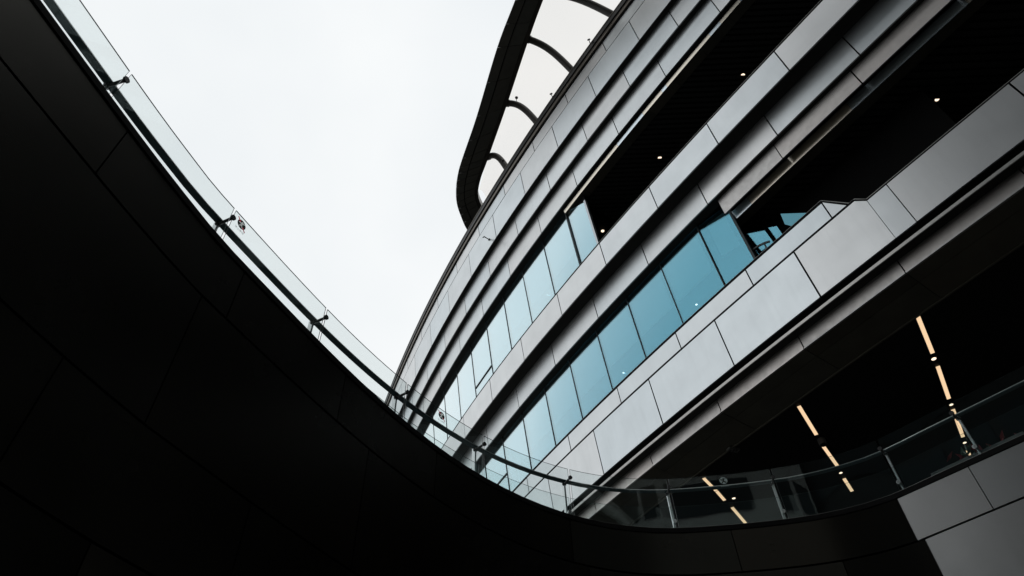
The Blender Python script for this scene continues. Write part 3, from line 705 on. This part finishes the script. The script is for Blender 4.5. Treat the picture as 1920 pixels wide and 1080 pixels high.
rail_sweep(seams[0], seams[-1], R_OFF, 0.07, R_Z, 0.026, 'handrail', m_rail)
rail_sweep(seams[0], seams[-1], R_OFF - 0.039, 0.006, R_Z + 0.006, 0.012, 'handrail_glint', m_railglint)  # bright strip added as the highlight along the rail's edge
for t in seams[1:-1]:
    o2 = rimO(t); o3 = Vector((o2.x, o2.y, 0)); tg = Vector((rimT(t).x, rimT(t).y, 0))
    m_ = MB(); c = RP(t, R_OFF + 0.02, (ZR - 0.05 + R_Z) / 2); m_.box(c, o3 * 0.032, tg * 0.015, Vector((0, 0, (R_Z - 0.02 - ZR + 0.05) / 2)))
    po = pur(m_.build('post', m_post))
    m_ = MB(); c = RP(t, 0, R_Z - 0.045)
    p0 = RP(t, G_OFF - 0.035, R_Z - 0.05); p1 = RP(t, R_OFF - 0.01, R_Z - 0.05)
    m_.tube([p0, p0 + o3 * 0.02], 0.033, 14); m_.tube([p0 + o3 * 0.02, p1], 0.018, 10); m_.tube([p1 - o3 * 0.0, p1 + o3 * 0.02], 0.035, 14)
    cl = m_.build('clamp', m_clamp, None, True); cl.parent = po; cl.matrix_parent_inverse = po.matrix_parent_inverse.copy(); cl.matrix_parent_inverse = Matrix.Identity(4)
    m_ = MB(); p0 = RP(t, L_OFF - 0.03, ZR + 0.42); m_.tube([p0, RP(t, R_OFF, ZR + 0.42)], 0.020, 10); m_.tube([p0, p0 + o3 * 0.02], 0.032, 12)
    cl = m_.build('clamp', m_post, None, True); cl.parent = po; cl.matrix_parent_inverse = Matrix.Identity(4)
# printed stickers: black disc, white climbing figure, red slash, small lettering below
def sticker(t, z, pane_o, flip=False, pale=False):
    o2 = rimO(t); n = Vector((-o2.x, -o2.y, 0)); x = Vector((0, 0, 1)).cross(n); up = Vector((0, 0, 1)); c0 = RP(t, G_OFF - 0.003, z); r = 0.062
    verts = []; faces = []; fm = []
    # one printed layer cut into small cells: black disc, white climbing figure, red slash ends (or the paler glass-side print)
    figure = [((0.006, 0.036), (0.006, 0.037), 0.024), ((0.004, 0.026), (-0.004, -0.008), 0.026), ((0.002, 0.02), (0.038, 0.034), 0.015), ((0.002, 0.02), (-0.038, 0.010), 0.015),
              ((-0.004, -0.006), (0.022, -0.038), 0.017), ((-0.004, -0.006), (-0.028, -0.042), 0.017)]
    slash = [((-0.070, 0.063), (-0.030, 0.027), 0.016), ((0.028, -0.027), (0.070, -0.063), 0.016)] if not pale else [((-0.055, 0.042), (0.055, -0.042), 0.012)]
    def near(p, q, e, wd):
        p, q, e = Vector(p), Vector(q), Vector(e); d = e - q; f = max(0.0, min(1.0, (p - q).dot(d) / max(d.length_squared, 1e-9)))
        return (p - q - d * f).length < wd / 2
    N_ = 40; R_ = 0.078; cs = 2 * R_ / N_
    for i in range(N_):
        for j in range(N_):
            px, py = -R_ + (i + 0.5) * cs, -R_ + (j + 0.5) * cs
            mi = None
            if any(near((px, py), *g) for g in slash): mi = 2 if not pale else 0
            elif math.hypot(px, py) < r:
                fig = any(near((px, py), *g) for g in figure); mi = (1 if fig else 0) if not pale else (0 if fig else 3)
            if mi is None: continue
            k = len(verts)
            for u_, v_ in ((-0.5, -0.5), (0.5, -0.5), (0.5, 0.5), (-0.5, 0.5)): verts.append(c0 + x * (px + u_ * cs) + up * (py + v_ * cs) + n * 0.001)
            faces.append((k, k + 1, k + 2, k + 3)); fm.append(mi)
    o = mesh_obj('sticker', verts, faces, None, mats=[m_prn_k, m_prn_w, m_prn_r, m_prn_g], fmat=fm)
    o.parent = pane_o
    cu = bpy.data.curves.new('sticker_text', 'FONT'); cu.body = '\u7981\u6b62\u6500\u722c'; cu.size = 0.035; cu.align_x = 'CENTER'
    to = bpy.data.objects.new('sticker_text', cu); col.objects.link(to)
    dg = bpy.context.evaluated_depsgraph_get(); me = bpy.data.meshes.new_from_object(to.evaluated_get(dg)); bpy.data.objects.remove(to)
    R = Matrix((x, up, n)).transposed()
    for v in me.vertices: v.co = R @ v.co + c0 + up * -0.108 + n * 0.001
    me.materials.clear(); me.materials.append(m_prn_g)
    tx = bpy.data.objects.new('sticker_text', me); col.objects.link(tx); tx.parent = pane_o
def pane_of(t):
    for i, (a, b) in enumerate(zip(seams[:-1], seams[1:])):
        if a <= t < b: return panes[i]
for az_, pale in ((-33.3, False), (-7.75, False), (18.3, True)):
    t = t_az_off(az_, G_OFF); sticker(t, G_TOP - 0.115, pane_of(t), pale=pale)

# ------------------------------------------------------------------ ground: court floor and the upper plaza deck
n = 160; v = []; fc = []
for i in range(n): p = rim2(RLEN * i / n) + rimO(RLEN * i / n) * 0.2; v.append((p.x, p.y, 0))
o = mesh_obj('court_floor', v, [tuple(range(n))], m_floor); o['kind'] = 'structure'
v = []; fc = []
for i in range(n):
    t = RLEN * i / n; p = RP(t, 0.30, ZR - 0.06); q = Vector((p.x, p.y, 0)).normalized() * 900; v += [p, Vector((q.x, q.y, ZR - 0.06))]
for i in range(n): a = 2 * i; b = 2 * ((i + 1) % n); fc.append((a, a + 1, b + 1, b))
o = mesh_obj('plaza_ground', v, fc, m_deck); o['kind'] = 'structure'

# ------------------------------------------------------------------ buildings round the plaza (out of view, toned for their reflections in the metal and glass)
def block(name, c, sx, sy, z1, rot, mat, label, floors, bays, bands=False):
    t = empty(name, (c[0], c[1], ZR - 0.06), label, 'building'); t.rotation_euler = (0, 0, rot)
    m_ = MB(); m_.box((0, 0, z1 / 2), (sx, 0, 0), (0, sy, 0), (0, 0, z1 / 2)); m_.build('wall', mat, t)
    m_ = MB(); m_.box((0, 0, z1 + 0.2), (sx + 0.2, 0, 0), (0, sy + 0.2, 0), (0, 0, 0.2)); m_.build('roof', m_dark, t)
    if bands:
        for i in range(floors):
            m_ = MB(); m_.box((0, -sy - 0.3, z1 / floors * i + 0.5), (sx, 0, 0), (0, 0.28, 0), (0, 0, 0.55)); m_.build('floor_band', m_band, t)  # pale bands added to show up in the railing glass reflections
    fh = z1 / floors; bw = 2 * sx / bays; me = None
    for i in range(floors):
        for j in range(bays):
            if me is None:
                m_ = MB(); m_.box((0, 0, 0), (bw * 0.40, 0, 0), (0, 0.06, 0), (0, 0, fh * 0.26)); w_ = m_.build('window', m_win, t); me = w_.data
            else:
                w_ = bpy.data.objects.new('window', me); col.objects.link(w_); w_.parent = t
            w_.location = (-sx + bw * (j + 0.5), -sy - 0.01, fh * (i + 0.5))
def face(az, d): a = math.radians(az); return (math.sin(a) * d, math.cos(a) * d), -a
c, r_ = face(-147, 38); block('office_building', c, 24, 6, 64, r_, m_conc, 'tall stone office block across the plaza with rows of windows', 14, 11)
c, r_ = face(112, 34); block('side_wing', c, 14, 6, 34, r_, m_rear, 'unseen dark clad side wing beyond the court, pale bands added for reflections', 7, 6, True)
c, r_ = face(158, 34); block('rear_wing', c, 14, 6, 34, r_, m_band, 'unseen rear wing behind the sunken court, toned pale for reflections', 7, 6)  # unseen wing, made pale to brighten the court wall's reflections

# ------------------------------------------------------------------ red plants in a trough behind the right railing
def plant_trough(az, off, label, seed, nred, ngreen):
    t_ = t_az_off(az, off); c = RP(t_, off, ZR - 0.06); rnd = random.Random(seed)
    tg = rimT(t_); x = Vector((tg.x, tg.y, 0)); y = Vector((-tg.y, tg.x, 0))
    e = empty('plant_trough', c, label, 'plant', 'red leaved plants behind the railing')
    m_ = MB(); m_.box((0, 0, 0.24), x * 0.42, y * 0.16, Vector((0, 0, 0.24))); m_.build('trough', m_pot, e)
    for kind, mat, cnt in (('red_leaf', m_red, nred), ('green_leaf', m_leaf, ngreen)):
        for k in range(cnt):
            b = x * rnd.uniform(-0.38, 0.38) + y * rnd.uniform(-0.12, 0.12) + Vector((0, 0, 0.45))
            a = rnd.uniform(0, 6.28); d = Vector((math.cos(a), math.sin(a), rnd.uniform(0.2, 1.4))).normalized(); s = d.cross(Vector((0, 0, 1))).normalized()
            L = rnd.uniform(0.12, 0.22); wd = L * 0.22; up = s.cross(d) * 0.03; h0 = Vector((0, 0, rnd.uniform(0.0, 0.12)))
            v = [b + h0, b + h0 + d * L * 0.45 + s * wd, b + h0 + d * L, b + h0 + d * L * 0.45 - s * wd, b + h0 + d * L * 0.45 - up]
            mesh_obj(kind, v, [(0, 1, 4), (1, 2, 4), (2, 3, 4), (3, 0, 4)], mat, e)
plant_trough(36.0, 0.86, 'trough of red and green leaves left of the last glass post', 3, 8, 6)
plant_trough(38.6, 0.86, 'trough of red and green leaves right of the last glass post', 5, 9, 6)
